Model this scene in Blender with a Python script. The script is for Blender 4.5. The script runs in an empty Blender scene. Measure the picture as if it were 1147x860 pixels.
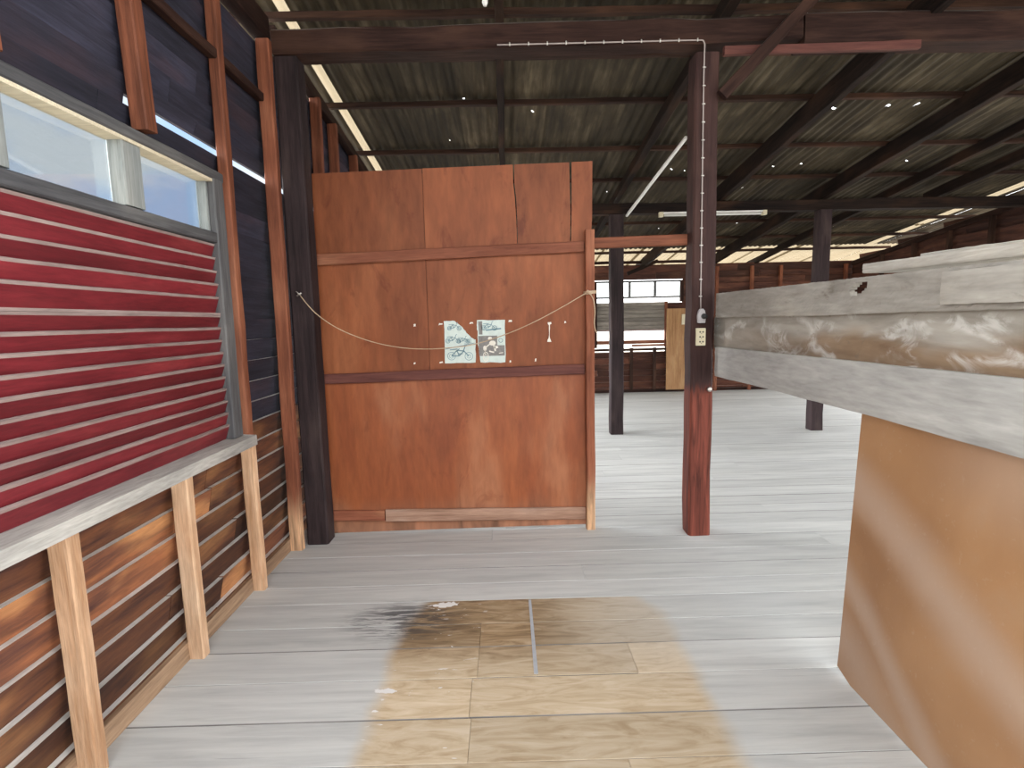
import bpy, bmesh, math, random
from mathutils import Vector, Matrix
random.seed(7)
S = bpy.context.scene
C = S.collection
sin, cos, rad = math.sin, math.cos, math.radians

# ---------------------------------------------------------------- camera
F_PX, PITCH, YAW, ROLL = 609.2, 6.656, 0.569, -1.287
cam = bpy.data.cameras.new('camera')
cam.sensor_fit = 'HORIZONTAL'
cam.sensor_width = 36.0
cam.lens = 36.0 * F_PX / 1147.0
cam.clip_start = 0.05
cam.clip_end = 400
co = bpy.data.objects.new('camera', cam)
C.objects.link(co)
p_, w_, r_ = rad(PITCH), rad(YAW), rad(ROLL)
fw = Vector((sin(w_) * cos(p_), cos(w_) * cos(p_), -sin(p_)))
rt = Vector((cos(w_), -sin(w_), 0))
up = rt.cross(fw)
r2 = cos(r_) * rt + sin(r_) * up
u2 = -sin(r_) * rt + cos(r_) * up
co.matrix_world = Matrix(((r2.x, u2.x, -fw.x, 0), (r2.y, u2.y, -fw.y, 0), (r2.z, u2.z, -fw.z, 1.55), (0, 0, 0, 1)))
S.camera = co

# ---------------------------------------------------------------- light
SKY_MAIN = 3.2          # hazy sky overhead and behind
SKY_LEFT = 1.1          # bluer, dimmer sky low on the left
SKY_FILL_LEFT = 16.          # added glow lobe on the left, to light the far floor
SKY_FILL_RIGHT = 7.          # added glow lobe low on the right, also for the far floor
SUN = 3.2
EXPOSURE = 0.14
S.view_settings.view_transform = 'Standard'
S.view_settings.look = 'None'
S.view_settings.gamma = 1
S.view_settings.exposure = EXPOSURE
S.view_settings.use_curve_mapping = False
S.cycles.max_bounces = 10
S.cycles.diffuse_bounces = 6
S.cycles.transparent_max_bounces = 12
S.cycles.caustics_reflective = False
S.cycles.caustics_refractive = False
S.cycles.sample_clamp_indirect = 8


class NT:
    """tiny node-tree writer"""
    def __init__(s, tree):
        s.t = tree
        tree.nodes.clear()

    def n(s, typ, **kw):
        nd = s.t.nodes.new(typ)
        for k, v in kw.items():
            setattr(nd, k, v)
        return nd

    def put(s, sock, v):
        if hasattr(v, 'links') or isinstance(v, bpy.types.NodeSocket):
            s.t.links.new(v, sock)
        elif isinstance(v, (tuple, list)) and sock.type == 'RGBA' and len(v) == 3:
            sock.default_value = (*v, 1)
        else:
            sock.default_value = v

    def math(s, op, a, b=None, c=None, clamp=False):
        nd = s.n('ShaderNodeMath', operation=op, use_clamp=clamp)
        s.put(nd.inputs[0], a)
        if b is not None:
            s.put(nd.inputs[1], b)
        if c is not None:
            s.put(nd.inputs[2], c)
        return nd.outputs[0]

    def vmath(s, op, a, b=None):
        nd = s.n('ShaderNodeVectorMath', operation=op)
        s.put(nd.inputs[0], a)
        if b is not None:
            s.put(nd.inputs[1], b)
        return nd.outputs['Value'] if op in ('DOT_PRODUCT', 'LENGTH') else nd.outputs[0]

    def step(s, v, lo, hi):
        nd = s.n('ShaderNodeMapRange', interpolation_type='SMOOTHSTEP')
        s.put(nd.inputs['Value'], v)
        nd.inputs['From Min'].default_value = lo
        nd.inputs['From Max'].default_value = hi
        return nd.outputs['Result']

    def mix(s, f, a, b, mode='MIX'):
        nd = s.n('ShaderNodeMix', data_type='RGBA', blend_type=mode)
        s.put(nd.inputs[0], f)
        s.put(nd.inputs[6], a)
        s.put(nd.inputs[7], b)
        return nd.outputs[2]

    def noise(s, vec, scale=5, detail=4, rough=.55, dist=0):
        nd = s.n('ShaderNodeTexNoise')
        s.put(nd.inputs['Vector'], vec)
        nd.inputs['Scale'].default_value = scale
        nd.inputs['Detail'].default_value = detail
        nd.inputs['Roughness'].default_value = rough
        nd.inputs['Distortion'].default_value = dist
        return nd.outputs['Fac']

    def scale(s, vec, sc):
        return s.vmath('MULTIPLY', vec, tuple(sc))

    def ramp(s, f, stops):
        nd = s.n('ShaderNodeValToRGB')
        s.put(nd.inputs[0], f)
        e = nd.color_ramp.elements
        while len(e) < len(stops):
            e.new(.5)
        for el, (p, c) in zip(e, stops):
            el.position = p
            el.color = (*c, 1)
        return nd.outputs[0]

    def sep(s, v):
        nd = s.n('ShaderNodeSeparateXYZ')
        s.put(nd.inputs[0], v)
        return nd.outputs

    def out(s, color, rough=.7, bump=None, bdist=.004, metallic=0, spec=.3):
        b = s.n('ShaderNodeBsdfPrincipled')
        s.put(b.inputs['Base Color'], color)
        s.put(b.inputs['Roughness'], rough)
        s.put(b.inputs['Metallic'], metallic)
        b.inputs['Specular IOR Level'].default_value = spec
        if bump is not None:
            bn = s.n('ShaderNodeBump')
            bn.inputs['Distance'].default_value = bdist
            bn.inputs['Strength'].default_value = .7
            s.put(bn.inputs['Height'], bump)
            s.t.links.new(bn.outputs[0], b.inputs['Normal'])
        o = s.n('ShaderNodeOutputMaterial')
        s.t.links.new(b.outputs[0], o.inputs[0])
        return b


# world: a bright hazy sky, bluer and dimmer low down on the left, with soft clouds
w = bpy.data.worlds.new('sky')
S.world = w
w.use_nodes = True
T = NT(w.node_tree)
d = T.n('ShaderNodeTexCoord').outputs['Generated']
cl = T.noise(T.scale(d, (2.2, 2.2, 6)), 1.6, 5, .55)
clf = T.step(cl, .42, .62)
lobe = T.step(T.vmath('DOT_PRODUCT', d, Vector((-.56, .80, .22)).normalized()), .92, .975)
skyL = T.mix(clf, (.46, .66, 1.0), (.86, .93, 1.0))
skyM = T.mix(clf, (.92, .95, 1.0), (1.0, .98, .94))
colr = T.mix(lobe, skyM, skyL)
stre = T.math('MULTIPLY_ADD', lobe, SKY_LEFT - SKY_MAIN, SKY_MAIN)
fill_right = T.step(T.vmath('DOT_PRODUCT', d, Vector((.95, .15, .27)).normalized()), .70, .98)   # added sky glow, right side
stre = T.math('MULTIPLY_ADD', fill_right, SKY_FILL_RIGHT, stre)
fill_left = T.step(T.vmath('DOT_PRODUCT', d, Vector((-.96, .10, .28)).normalized()), .84, .96)   # added sky glow, left side
stre = T.math('MULTIPLY_ADD', fill_left, SKY_FILL_LEFT, stre)
bg = T.n('ShaderNodeBackground')
T.put(bg.inputs[0], colr)
T.put(bg.inputs[1], stre)
wo = T.n('ShaderNodeOutputWorld')
T.t.links.new(bg.outputs[0], wo.inputs[0])

sl = bpy.data.lights.new('sun', 'SUN')
sl.energy = SUN
sl.angle = rad(2.0)
sl.color = (1, .95, .86)
so = bpy.data.objects.new('sun', sl)
C.objects.link(so)
so.rotation_euler = Vector((-.62, -.50, -.85)).to_track_quat('-Z', 'Y').to_euler()


# ---------------------------------------------------------------- materials
def mat(name):
    m = bpy.data.materials.new(name)
    m.use_nodes = True
    return m, NT(m.node_tree)


def wood(name, c1, c2, axis=0, rough=.72, across=16, sc=2.2, island=0., orand=.18, dust=0, dustcol=(.62, .6, .56), hi=None, hiamt=.35, cont=(.36, .64), spec=.3, worn=None, bd=.003, stain=None, stamt=.5, stlo=.56):
    """grained timber: grain along the given axis of object space"""
    m, T = mat(name)
    tc = T.n('ShaderNodeTexCoord').outputs['Object']
    oi = T.n('ShaderNodeObjectInfo').outputs['Random']
    ge = T.n('ShaderNodeNewGeometry')
    ri = ge.outputs['Random Per Island']
    off = T.math('ADD', T.math('MULTIPLY', oi, 37.), T.math('MULTIPLY', ri, 53. if island else 0.))
    cx = T.n('ShaderNodeCombineXYZ')
    for i in range(3):
        T.put(cx.inputs[i], off)
    v = T.vmath('ADD', tc, cx.outputs[0])
    k = [across] * 3
    k[axis] = 1.
    g = T.scale(v, k)
    n1 = T.noise(g, sc, 5, .6, .6)
    n2 = T.noise(g, sc * 5, 3, .6, .2)
    k2 = [3.] * 3
    k2[axis] = 1.
    n3 = T.noise(T.scale(v, k2), sc * .8, 3, .5)
    f = T.math('ADD', T.math('MULTIPLY', n1, .6), T.math('MULTIPLY', n3, .4))
    col = T.ramp(f, [(cont[0], c1), (cont[1], c2)])
    if hi:
        col = T.mix(T.math('MULTIPLY', T.step(n3, .5, .72), hiamt), col, hi)
    if stain:
        k3 = [2.2] * 3
        k3[axis] = 1.
        n5 = T.noise(T.scale(v, k3), sc * 1.5, 6, .68, 1.2)
        col = T.mix(T.math('MULTIPLY', T.step(n5, stlo, stlo + .14), stamt), col, stain)
    fine = T.math('MULTIPLY_ADD', n2, .7, .65)
    hs = T.n('ShaderNodeHueSaturation')
    T.put(hs.inputs['Color'], col)
    val = T.math('MULTIPLY_ADD', T.math('SUBTRACT', oi, .5), orand * 2, fine)
    if island:
        val = T.math('MULTIPLY', val, T.math('MULTIPLY_ADD', T.math('POWER', ri, 1.3), island * 2, 1 - island * .75))
    T.put(hs.inputs['Value'], val)
    col = hs.outputs[0]
    if worn:      # bare/dirty end of the timber: (axis, from, to, colour) in object space
        ax, lo, hi_, wc = worn
        s = T.math('ADD', T.sep(tc)[ax], T.math('MULTIPLY', T.math('SUBTRACT', n1, .5), .35))
        wcol = T.ramp(n1, [(.36, tuple(k * .5 for k in wc)), (.50, wc), (.68, tuple(min(1, k * 1.7) for k in wc))])
        col = T.mix(T.step(s, min(lo, hi_), max(lo, hi_)), wcol, col)
    if dust:
        nz = T.sep(ge.outputs['Normal'])[2]
        dn = T.math('MULTIPLY', T.step(nz, .55, .85), T.math('MULTIPLY', T.step(n3, .25, .5), dust))
        col = T.mix(dn, col, dustcol)
    T.out(col, rough, T.math('ADD', n1, T.math('MULTIPLY', n2, .5)), bd, spec=spec)
    return m


M = {}
M['dark'] = wood('dark_timber', (.013, .006, .005), (.042, .021, .016), hi=(.075, .038, .024), dust=.3, spec=.12)
M['post'] = wood('dark_post', (.016, .010, .011), (.044, .028, .029), hi=(.085, .06, .052), spec=.2)
M['column'] = wood('painted_column', (.020, .009, .008), (.044, .021, .019), worn=(0, 1.10, 1.02, (.115, .030, .019)), hi=(.08, .04, .03), spec=.2)
M['rafter'] = wood('rafter_timber', (.008, .006, .006), (.026, .016, .012), hi=(.075, .036, .020), spec=.1)
M['purlin'] = wood('purlin_timber', (.018, .009, .007), (.060, .030, .019), hi=(.11, .05, .028), spec=.15)
M['redwood'] = wood('red_timber', (.10, .032, .016), (.27, .09, .045), hi=(.34, .15, .08))
M['redtan'] = wood('red_timber_bleached_foot', (.13, .04, .02), (.27, .09, .045), hi=(.36, .16, .09), worn=(0, .45, .15, (.50, .30, .17)))
M['tan'] = wood('tan_timber', (.42, .23, .12), (.66, .44, .28), hi=(.70, .55, .40), dust=.4)
M['jamb'] = wood('grey_frame', (.045, .045, .05), (.12, .12, .12), hi=(.18, .17, .16))
M['sill'] = wood('grey_sill', (.30, .29, .27), (.52, .50, .46), axis=1, across=9, hi=(.70, .67, .60))
M['sash'] = wood('pale_sash', (.17, .19, .19), (.30, .32, .31), hi=(.42, .41, .36))
M['cream'] = wood('cream_board', (.62, .54, .38), (.75, .68, .52))
M['base'] = wood('tan_baseboard', (.20, .12, .07), (.44, .29, .18), axis=1)
M['siding'] = wood('siding_boards', (.042, .017, .014), (.185, .068, .028), axis=1, island=.9, dust=.95, hi=(.40, .20, .08), hiamt=.5, across=9)
M['siding_up'] = wood('siding_boards_upper', (.016, .016, .026), (.040, .040, .064), axis=1, island=.4, dust=.8, hi=(.09, .04, .04))  # bluish tint puts the haze near the window into the board colour
M['siding_back'] = wood('siding_boards_back', (.040, .014, .010), (.12, .045, .026), axis=0, island=.6, dust=.6, hi=(.20, .09, .05), across=10)
M['siding_right'] = wood('siding_boards_right', (.030, .012, .009), (.09, .034, .020), axis=1, island=.5, dust=.4, hi=(.16, .07, .04), across=10)
M['louvre'] = wood('red_louvre_paint', (.115, .010, .015), (.19, .019, .026), axis=1, island=.22, rough=.5, across=8, hi=(.26, .045, .045), hiamt=.35)
M['edge'] = wood('bare_dusty_edge', (.23, .17, .155), (.40, .31, .285), axis=1, across=8)
M['ledge'] = wood('pale_dusty_ledge', (.50, .48, .44), (.72, .70, .66), axis=1, across=6, cont=(.3, .6))
M['greylouvre'] = wood('grey_louvre', (.16, .14, .12), (.30, .27, .23), axis=0, across=10, island=.2)
M['ply'] = wood('red_plywood', (.155, .046, .018), (.245, .076, .030), axis=2, rough=.45, across=4.5, sc=1.1, island=.16, hi=(.31, .115, .050), hiamt=.5, cont=(.36, .66), spec=.2, stain=(.10, .022, .010), stamt=.55, stlo=.54)
M['ply_low'] = wood('orange_plywood', (.200, .052, .019), (.305, .090, .031), axis=2, rough=.45, across=4.5, sc=1.1, island=.12, stain=(.15, .034, .012), stamt=.5, stlo=.54, hi=(.38, .165, .085), hiamt=.6, cont=(.36, .66), worn=(2, -.02, .30, (.30, .14, .08)))
M['rail_red'] = wood('partition_rail', (.17, .052, .026), (.29, .10, .055), hi=(.40, .2, .1))
M['rail_dark'] = wood('partition_rail_dark', (.070, .022, .018), (.14, .05, .038))
M['rail_pale'] = wood('partition_rail_bleached', (.24, .13, .085), (.44, .27, .19), hi=(.46, .38, .32))
M['grey'] = wood('weathered_grey_plank', (.22, .20, .175), (.39, .37, .33), hi=(.46, .40, .30), rough=.85, across=6, sc=1.5, orand=.06, dust=.2, cont=(.32, .60), spec=.15, bd=.0012, stain=(.13, .11, .085), stamt=.6)
M['grey2'] = wood('smooth_grey_plank', (.30, .295, .28), (.42, .415, .395), hi=(.46, .45, .42), rough=.85, across=6, sc=1.5, orand=.05, dust=.2, cont=(.30, .62), spec=.15, bd=.001, stain=(.22, .21, .19), stamt=.4, stlo=.60)
M['yellow'] = wood('tan_door_board', (.28, .14, .06), (.46, .26, .12), hi=(.52, .36, .19))
M['rope'] = wood('twine', (.36, .25, .16), (.52, .40, .28), across=60)


def stained_plank():
    """weathered grey plank with brown damp patches and white bloom"""
    m, T = mat('stained_grey_plank')
    tc = T.n('ShaderNodeTexCoord').outputs['Object']
    g = T.scale(tc, (1, 6, 6))
    n1 = T.noise(g, 1.8, 6, .6, .5)
    n2 = T.noise(T.scale(tc, (1, 2.2, 2.2)), 1.6, 3, .5, .5)
    n4 = T.noise(T.scale(tc, (1, 1.5, 1.5)), 6.0, 5, .65, 1.5)
    xyz = T.sep(tc)
    col = T.ramp(n1, [(.30, (.22, .20, .17)), (.66, (.40, .375, .33))])
    low = T.step(T.math('ADD', T.math('MULTIPLY', xyz[2], -9.), T.math('MULTIPLY', n2, 2.6)), .80, 1.60)
    low = T.math('MULTIPLY', low, T.math('MULTIPLY_ADD', T.step(T.math('MULTIPLY', xyz[0], -1.), .4, 1.6), .75, .25))
    brown = T.ramp(n1, [(.3, (.13, .075, .042)), (.7, (.28, .19, .115))])
    col = T.mix(T.math('MULTIPLY', low, .92), col, brown)
    ring = T.math('SUBTRACT', 1., T.step(T.math('ABSOLUTE', T.math('SUBTRACT', n2, .5)), 0., .06))
    ring = T.math('MULTIPLY', ring, T.step(n4, .42, .6))
    col = T.mix(T.math('MULTIPLY', ring, .55), col, (.66, .65, .62))
    col = T.mix(T.math('MULTIPLY', T.step(n4, .62, .72), .6), col, (.16, .13, .10))
    T.out(col, .85, n1, .0015, spec=.15)
    return m


M['stained'] = stained_plank()


def floor_mat():
    m, T = mat('worn_grey_floorboards')
    tc = T.n('ShaderNodeTexCoord').outputs['Object']
    ge = T.n('ShaderNodeNewGeometry')
    ri = ge.outputs['Random Per Island']
    cx = T.n('ShaderNodeCombineXYZ')
    T.put(cx.inputs[0], T.math('MULTIPLY', ri, 31.))
    T.put(cx.inputs[2], T.math('MULTIPLY', ri, 17.))
    v = T.vmath('ADD', tc, cx.outputs[0])
    x, y, z = T.sep(tc)[:3]
    g1 = T.noise(T.scale(v, (1, 12, 12)), 1.6, 6, .62, .4)
    g2 = T.noise(T.scale(v, (1.2, 22, 22)), 4.5, 4, .6, .3)
    blot = T.noise(tc, 1.1, 4, .55)
    grey = T.ramp(g1, [(.30, (.41, .415, .405)), (.55, (.525, .53, .51)), (.75, (.59, .59, .565))])
    grey = T.mix(T.math('MULTIPLY', T.step(blot, .45, .7), .3), grey, (.43, .435, .44))
    # dark scratches along the grain
    scr = T.noise(T.scale(v, (1.0, 30, 30)), 2.2, 3, .55, .6)
    grey = T.mix(T.math('MULTIPLY', T.step(scr, .68, .76), .45), grey, (.20, .20, .21))
    hs = T.n('ShaderNodeHueSaturation')
    T.put(hs.inputs['Color'], grey)
    T.put(hs.inputs['Value'], T.math('MULTIPLY_ADD', ri, .16, .92))
    grey = hs.outputs[0]
    # rectangle of unpainted boards where something lay for years
    nz = T.noise(tc, 3.0, 3, .5)
    top = T.math('MAXIMUM', T.math('SUBTRACT', y, 2.60), 0.)
    d_ = T.math('ABSOLUTE', T.math('SUBTRACT', x, .12))
    d_ = T.math('ADD', d_, T.math('MULTIPLY', T.math('MULTIPLY', top, top), 1.3))
    d_ = T.math('ADD', d_, T.math('MULTIPLY', T.math('SUBTRACT', nz, .5), .12))
    inside = T.math('SUBTRACT', 1., T.step(d_, .635, .735))
    inside = T.math('MULTIPLY', inside, T.math('SUBTRACT', 1., T.step(y, 2.884, 2.89)))
    inside = T.math('MULTIPLY', inside, T.step(y, .5, .8))
    swirl = T.noise(T.scale(v, (1.5, 7, 7)), 2.6, 5, .6, 1.6)
    tan = T.ramp(swirl, [(.30, (.40, .295, .18)), (.50, (.53, .425, .29)), (.70, (.61, .51, .38))])
    brown = T.ramp(swirl, [(.30, (.17, .11, .06)), (.52, (.33, .23, .13)), (.72, (.46, .35, .23))])
    br = T.math('MULTIPLY', T.step(y, 2.24, 2.52), T.math('SUBTRACT', 1., T.step(x, .02, .50)))
    tan = T.mix(br, tan, brown)
    h2 = T.n('ShaderNodeHueSaturation')
    T.put(h2.inputs['Color'], tan)
    T.put(h2.inputs['Value'], T.math('MULTIPLY_ADD', ri, .36, .80))
    pale = T.math('MULTIPLY', inside, T.math('MULTIPLY_ADD', T.math('MULTIPLY', T.step(x, .1, .8), T.step(y, 2.0, 2.6)), -.42, 1.))
    col = T.mix(pale, grey, h2.outputs[0])
    # black mould streaks at the patch's far left corner
    dx = T.math('DIVIDE', T.math('ADD', x, .56), .36)
    dy = T.math('DIVIDE', T.math('SUBTRACT', y, 2.70), .22)
    rr = T.math('SQRT', T.math('ADD', T.math('MULTIPLY', dx, dx), T.math('MULTIPLY', dy, dy)))
    bm = T.math('SUBTRACT', 1., T.step(rr, .3, 1.15))
    st = T.noise(T.scale(tc, (1.2, 9, 1)), 4.5, 5, .65, .8)
    mould = T.math('MULTIPLY', bm, T.step(st, .44, .56))
    col = T.mix(T.math('MULTIPLY', mould, .85), col, (.045, .045, .05))
    flake = T.math('MULTIPLY', T.math('MULTIPLY', inside, T.math('SUBTRACT', 1., T.step(x, -.3, .0))), T.step(T.noise(T.scale(tc, (1, 3, 1)), 8.0, 4, .6, 1.), .66, .69))
    col = T.mix(flake, col, (.72, .72, .71))
    for fx, fy, rx, ry in ((-.37, 2.845, .085, .034), (-.55, 2.15, .045, .016), (-.56, 2.03, .02, .01)):
        ex = T.math('DIVIDE', T.math('SUBTRACT', x, fx), rx)
        ey = T.math('DIVIDE', T.math('SUBTRACT', y, fy), ry)
        er = T.math('SQRT', T.math('ADD', T.math('MULTIPLY', ex, ex), T.math('MULTIPLY', ey, ey)))
        er = T.math('ADD', er, T.math('MULTIPLY', T.math('SUBTRACT', T.noise(tc, 22, 4, .6, 1.), .5), 2.2))
        col = T.mix(T.math('SUBTRACT', 1., T.step(er, .72, .85)), col, (.74, .73, .71))
    T.out(col, .62, T.math('ADD', g1, T.math('MULTIPLY', g2, .5)), .002, spec=.35)
    return m


M['floor'] = floor_mat()


def hardboard():
    m, T = mat('banded_brown_hardboard')
    tc = T.n('ShaderNodeTexCoord').outputs['Object']
    x, y, z = T.sep(tc)[:3]
    n = T.noise(tc, 2.2, 4, .5, .3)
    n2 = T.noise(tc, 40, 3, .6)
    base = T.ramp(n, [(.32, (.26, .132, .060)), (.60, (.34, .185, .088)), (.8, (.35, .22, .130))])
    # pale bands across the board, falling from far top to near bottom (y decreases to the viewer)
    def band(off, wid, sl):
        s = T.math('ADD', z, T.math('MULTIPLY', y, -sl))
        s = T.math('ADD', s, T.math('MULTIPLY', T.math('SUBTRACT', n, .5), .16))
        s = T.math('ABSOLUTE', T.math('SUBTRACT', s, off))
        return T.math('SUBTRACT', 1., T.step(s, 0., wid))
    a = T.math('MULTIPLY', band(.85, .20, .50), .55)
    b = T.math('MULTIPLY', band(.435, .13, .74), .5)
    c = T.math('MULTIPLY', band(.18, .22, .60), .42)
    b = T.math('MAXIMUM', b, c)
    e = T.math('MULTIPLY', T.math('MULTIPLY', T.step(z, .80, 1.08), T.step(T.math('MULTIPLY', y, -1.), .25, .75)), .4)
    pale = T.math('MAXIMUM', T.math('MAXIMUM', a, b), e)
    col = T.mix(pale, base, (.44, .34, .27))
    col = T.mix(T.math('MULTIPLY', T.step(n2, .60, .75), .12), col, (.5, .42, .34))
    T.out(col, .42, n2, .0006, spec=.4)
    return m


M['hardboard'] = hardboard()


def roof_mat():
    m, T = mat('rusty_corrugated_iron')
    tc = T.n('ShaderNodeTexCoord').outputs['Object']
    ri = T.n('ShaderNodeNewGeometry').outputs['Random Per Island']
    n = T.noise(T.scale(tc, (1.5, .6, 1)), 2.4, 5, .6, .4)
    n2 = T.noise(T.scale(tc, (10, .7, 1)), 2.2, 4, .6)
    col = T.ramp(T.math('ADD', T.math('MULTIPLY', n, .5), T.math('MULTIPLY', n2, .5)),
                 [(.36, (.022, .016, .009)), (.52, (.054, .041, .024)), (.66, (.125, .100, .064))])
    hs = T.n('ShaderNodeHueSaturation')
    T.put(hs.inputs['Color'], col)
    T.put(hs.inputs['Value'], T.math('MULTIPLY_ADD', ri, .7, .6))
    T.out(hs.outputs[0], .75, metallic=0, spec=.25)
    return m


M['roof'] = roof_mat()


def fibreglass():
    m, T = mat('yellowed_translucent_sheet')
    tc = T.n('ShaderNodeTexCoord').outputs['Object']
    n = T.noise(T.scale(tc, (12, 1, 1)), 2., 4, .55)
    a = T.n('ShaderNodeBsdfTranslucent')
    T.put(a.inputs[0], T.mix(n, (.15, .12, .075), (.24, .20, .14)))
    b = T.n('ShaderNodeBsdfDiffuse')
    b.inputs[0].default_value = (.4, .33, .22, 1)
    mx = T.n('ShaderNodeMixShader')
    mx.inputs[0].default_value = .25
    T.t.links.new(a.outputs[0], mx.inputs[1])
    T.t.links.new(b.outputs[0], mx.inputs[2])
    o = T.n('ShaderNodeOutputMaterial')
    T.t.links.new(mx.outputs[0], o.inputs[0])
    return m


M['clear'] = fibreglass()


def plain(name, col, rough=.6, metallic=0, var=.25, sc=6, spec=.4):
    m, T = mat(name)
    tc = T.n('ShaderNodeTexCoord').outputs['Object']
    n = T.noise(tc, sc, 4, .55)
    c = T.mix(n, tuple(k * (1 - var) for k in col), tuple(min(1, k * (1 + var)) for k in col))
    T.out(c, rough, metallic=metallic, spec=spec)
    return m


M['plastic'] = plain('ivory_plastic', (.66, .60, .42), .35)
M['greyplastic'] = plain('grey_plastic', (.42, .40, .40), .4)
M['white'] = plain('white_plastic', (.80, .80, .78), .3, var=.06)
M['cable'] = plain('grey_cable', (.34, .29, .27), .5)
M['clip'] = plain('pale_metal_clip', (.62, .60, .56), .35, .3)
M['hole'] = plain('black_socket_hole', (.02, .02, .02), .6)
M['metal'] = plain('dull_steel', (.45, .42, .38), .4, .8)
M['putty'] = plain('grey_putty', (.40, .42, .45), .7, sc=20)
M['seam'] = plain('dirt_in_board_joints', (.20, .19, .18), .9, sc=3, var=.8)
M['paper'] = plain('yellowed_paper', (.58, .66, .62), .8, var=.15, sc=30)
M['paper2'] = plain('torn_paper', (.76, .72, .64), .8, var=.12, sc=40)
M['ink'] = plain('faded_blue_ink', (.16, .27, .32), .8, var=.4, sc=60)
M['inkgrey'] = plain('faded_grey_ink', (.22, .21, .20), .8, var=.45, sc=60)
M['ground'] = plain('pale_yard', (.50, .46, .40), .9, var=.2, sc=.6)
M['fascia'] = plain('cream_fascia', (.70, .60, .44), .7, var=.1)
M['tube'] = plain('dull_glass_tube', (.62, .63, .60), .25, var=.06)


def glass_mat():
    m, T = mat('window_glass')
    a = T.n('ShaderNodeBsdfTransparent')
    a.inputs[0].default_value = (.95, .97, .97, 1)
    b = T.n('ShaderNodeBsdfGlossy')
    b.inputs['Roughness'].default_value = .03
    fr = T.n('ShaderNodeFresnel')
    fr.inputs[0].default_value = 1.45
    mx = T.n('ShaderNodeMixShader')
    T.put(mx.inputs[0], T.math('MULTIPLY', fr.outputs[0], .6))
    T.t.links.new(a.outputs[0], mx.inputs[1])
    T.t.links.new(b.outputs[0], mx.inputs[2])
    o = T.n('ShaderNodeOutputMaterial')
    T.t.links.new(mx.outputs[0], o.inputs[0])
    return m


M['glass'] = glass_mat()


# ---------------------------------------------------------------- mesh helpers
def world_loc(o):
    v = Vector((0, 0, 0))
    while o is not None:
        v += o.location
        o = o.parent
    return v


class MB:
    def __init__(s):
        s.v, s.f, s.m = [], [], []

    def add(s, vs, fs, mi=0):
        k = len(s.v)
        s.v += [tuple(v) for v in vs]
        s.f += [tuple(i + k for i in f) for f in fs]
        s.m += [mi] * len(fs)

    def box(s, a, b, mi=0):
        x0, y0, z0 = (min(a[i], b[i]) for i in range(3))
        x1, y1, z1 = (max(a[i], b[i]) for i in range(3))
        s.hexa([(x0, y0, z0), (x1, y0, z0), (x1, y1, z0), (x0, y1, z0), (x0, y0, z1), (x1, y0, z1), (x1, y1, z1), (x0, y1, z1)], mi)

    def hexa(s, p, mi=0):
        s.add(p, [(0, 3, 2, 1), (4, 5, 6, 7), (0, 1, 5, 4), (1, 2, 6, 5), (2, 3, 7, 6), (3, 0, 4, 7)], mi)

    def prism(s, poly, fn, t, mi=0):
        """closed outline poly (2-D) mapped by fn(u, v, depth), extruded from depth 0 to t"""
        n = len(poly)
        vs = [fn(u, v, 0) for u, v in poly] + [fn(u, v, t) for u, v in poly]
        s.add(vs, [tuple(range(n)), tuple(range(2 * n - 1, n - 1, -1))] + [(i, i + n, (i + 1) % n + n, (i + 1) % n) for i in range(n)], mi)

    def tube(s, pts, r, seg=8, mi=0, closed=False):
        pts = [Vector(p) for p in pts]
        n = len(pts)
        rings = []
        prev = None
        for i, p in enumerate(pts):
            a = pts[(i - 1) % n] if (closed or i > 0) else p
            b = pts[(i + 1) % n] if (closed or i < n - 1) else p
            t = (b - a).normalized()
            if prev is None:
                q = Vector((0, 0, 1)) if abs(t.z) < .9 else Vector((1, 0, 0))
            else:
                q = prev
            q = (q - t * q.dot(t)).normalized()
            prev = q
            q3 = t.cross(q)
            rr = r[i] if isinstance(r, (list, tuple)) else r
            rings.append([p + (q * cos(2 * math.pi * k / seg) + q3 * sin(2 * math.pi * k / seg)) * rr for k in range(seg)])
        vs = [v for ring in rings for v in ring]
        fs = []
        for i in range(n if closed else n - 1):
            j = (i + 1) % n
            for k in range(seg):
                k2 = (k + 1) % seg
                fs.append((i * seg + k, i * seg + k2, j * seg + k2, j * seg + k))
        if not closed:
            fs.append(tuple(range(seg - 1, -1, -1)))
            fs.append(tuple((n - 1) * seg + k for k in range(seg)))
        s.add(vs, fs, mi)

    def build(s, name, mats, parent=None, smooth=False, origin=None):
        me = bpy.data.meshes.new(name)
        o_ = Vector(origin) if origin is not None else Vector((0, 0, 0))
        me.from_pydata([tuple(Vector(v) - o_) for v in s.v], [], s.f)
        for mm in (mats if isinstance(mats, (list, tuple)) else [mats]):
            me.materials.append(mm)
        me.polygons.foreach_set('material_index', s.m)
        bm = bmesh.new()
        bm.from_mesh(me)
        bmesh.ops.recalc_face_normals(bm, faces=bm.faces)
        bm.to_mesh(me)
        bm.free()
        if smooth:
            me.polygons.foreach_set('use_smooth', [True] * len(me.polygons))
        me.update()
        o = bpy.data.objects.new(name, me)
        C.objects.link(o)
        if parent is not None:
            o.parent = parent
            o.location = o_ - world_loc(parent)
        else:
            o.location = o_
        return o


def tag(o, label=None, cat=None, group=None, kind=None):
    for k, v in (('label', label), ('category', cat), ('group', group), ('kind', kind)):
        if v:
            o[k] = v
    return o


def thing(name, loc, label, cat, group=None, kind=None):
    o = bpy.data.objects.new(name, None)
    o.empty_display_size = .1
    C.objects.link(o)
    o.location = loc
    return tag(o, label, cat, group, kind)


def struct(o):
    o['kind'] = 'structure'
    return o


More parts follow.
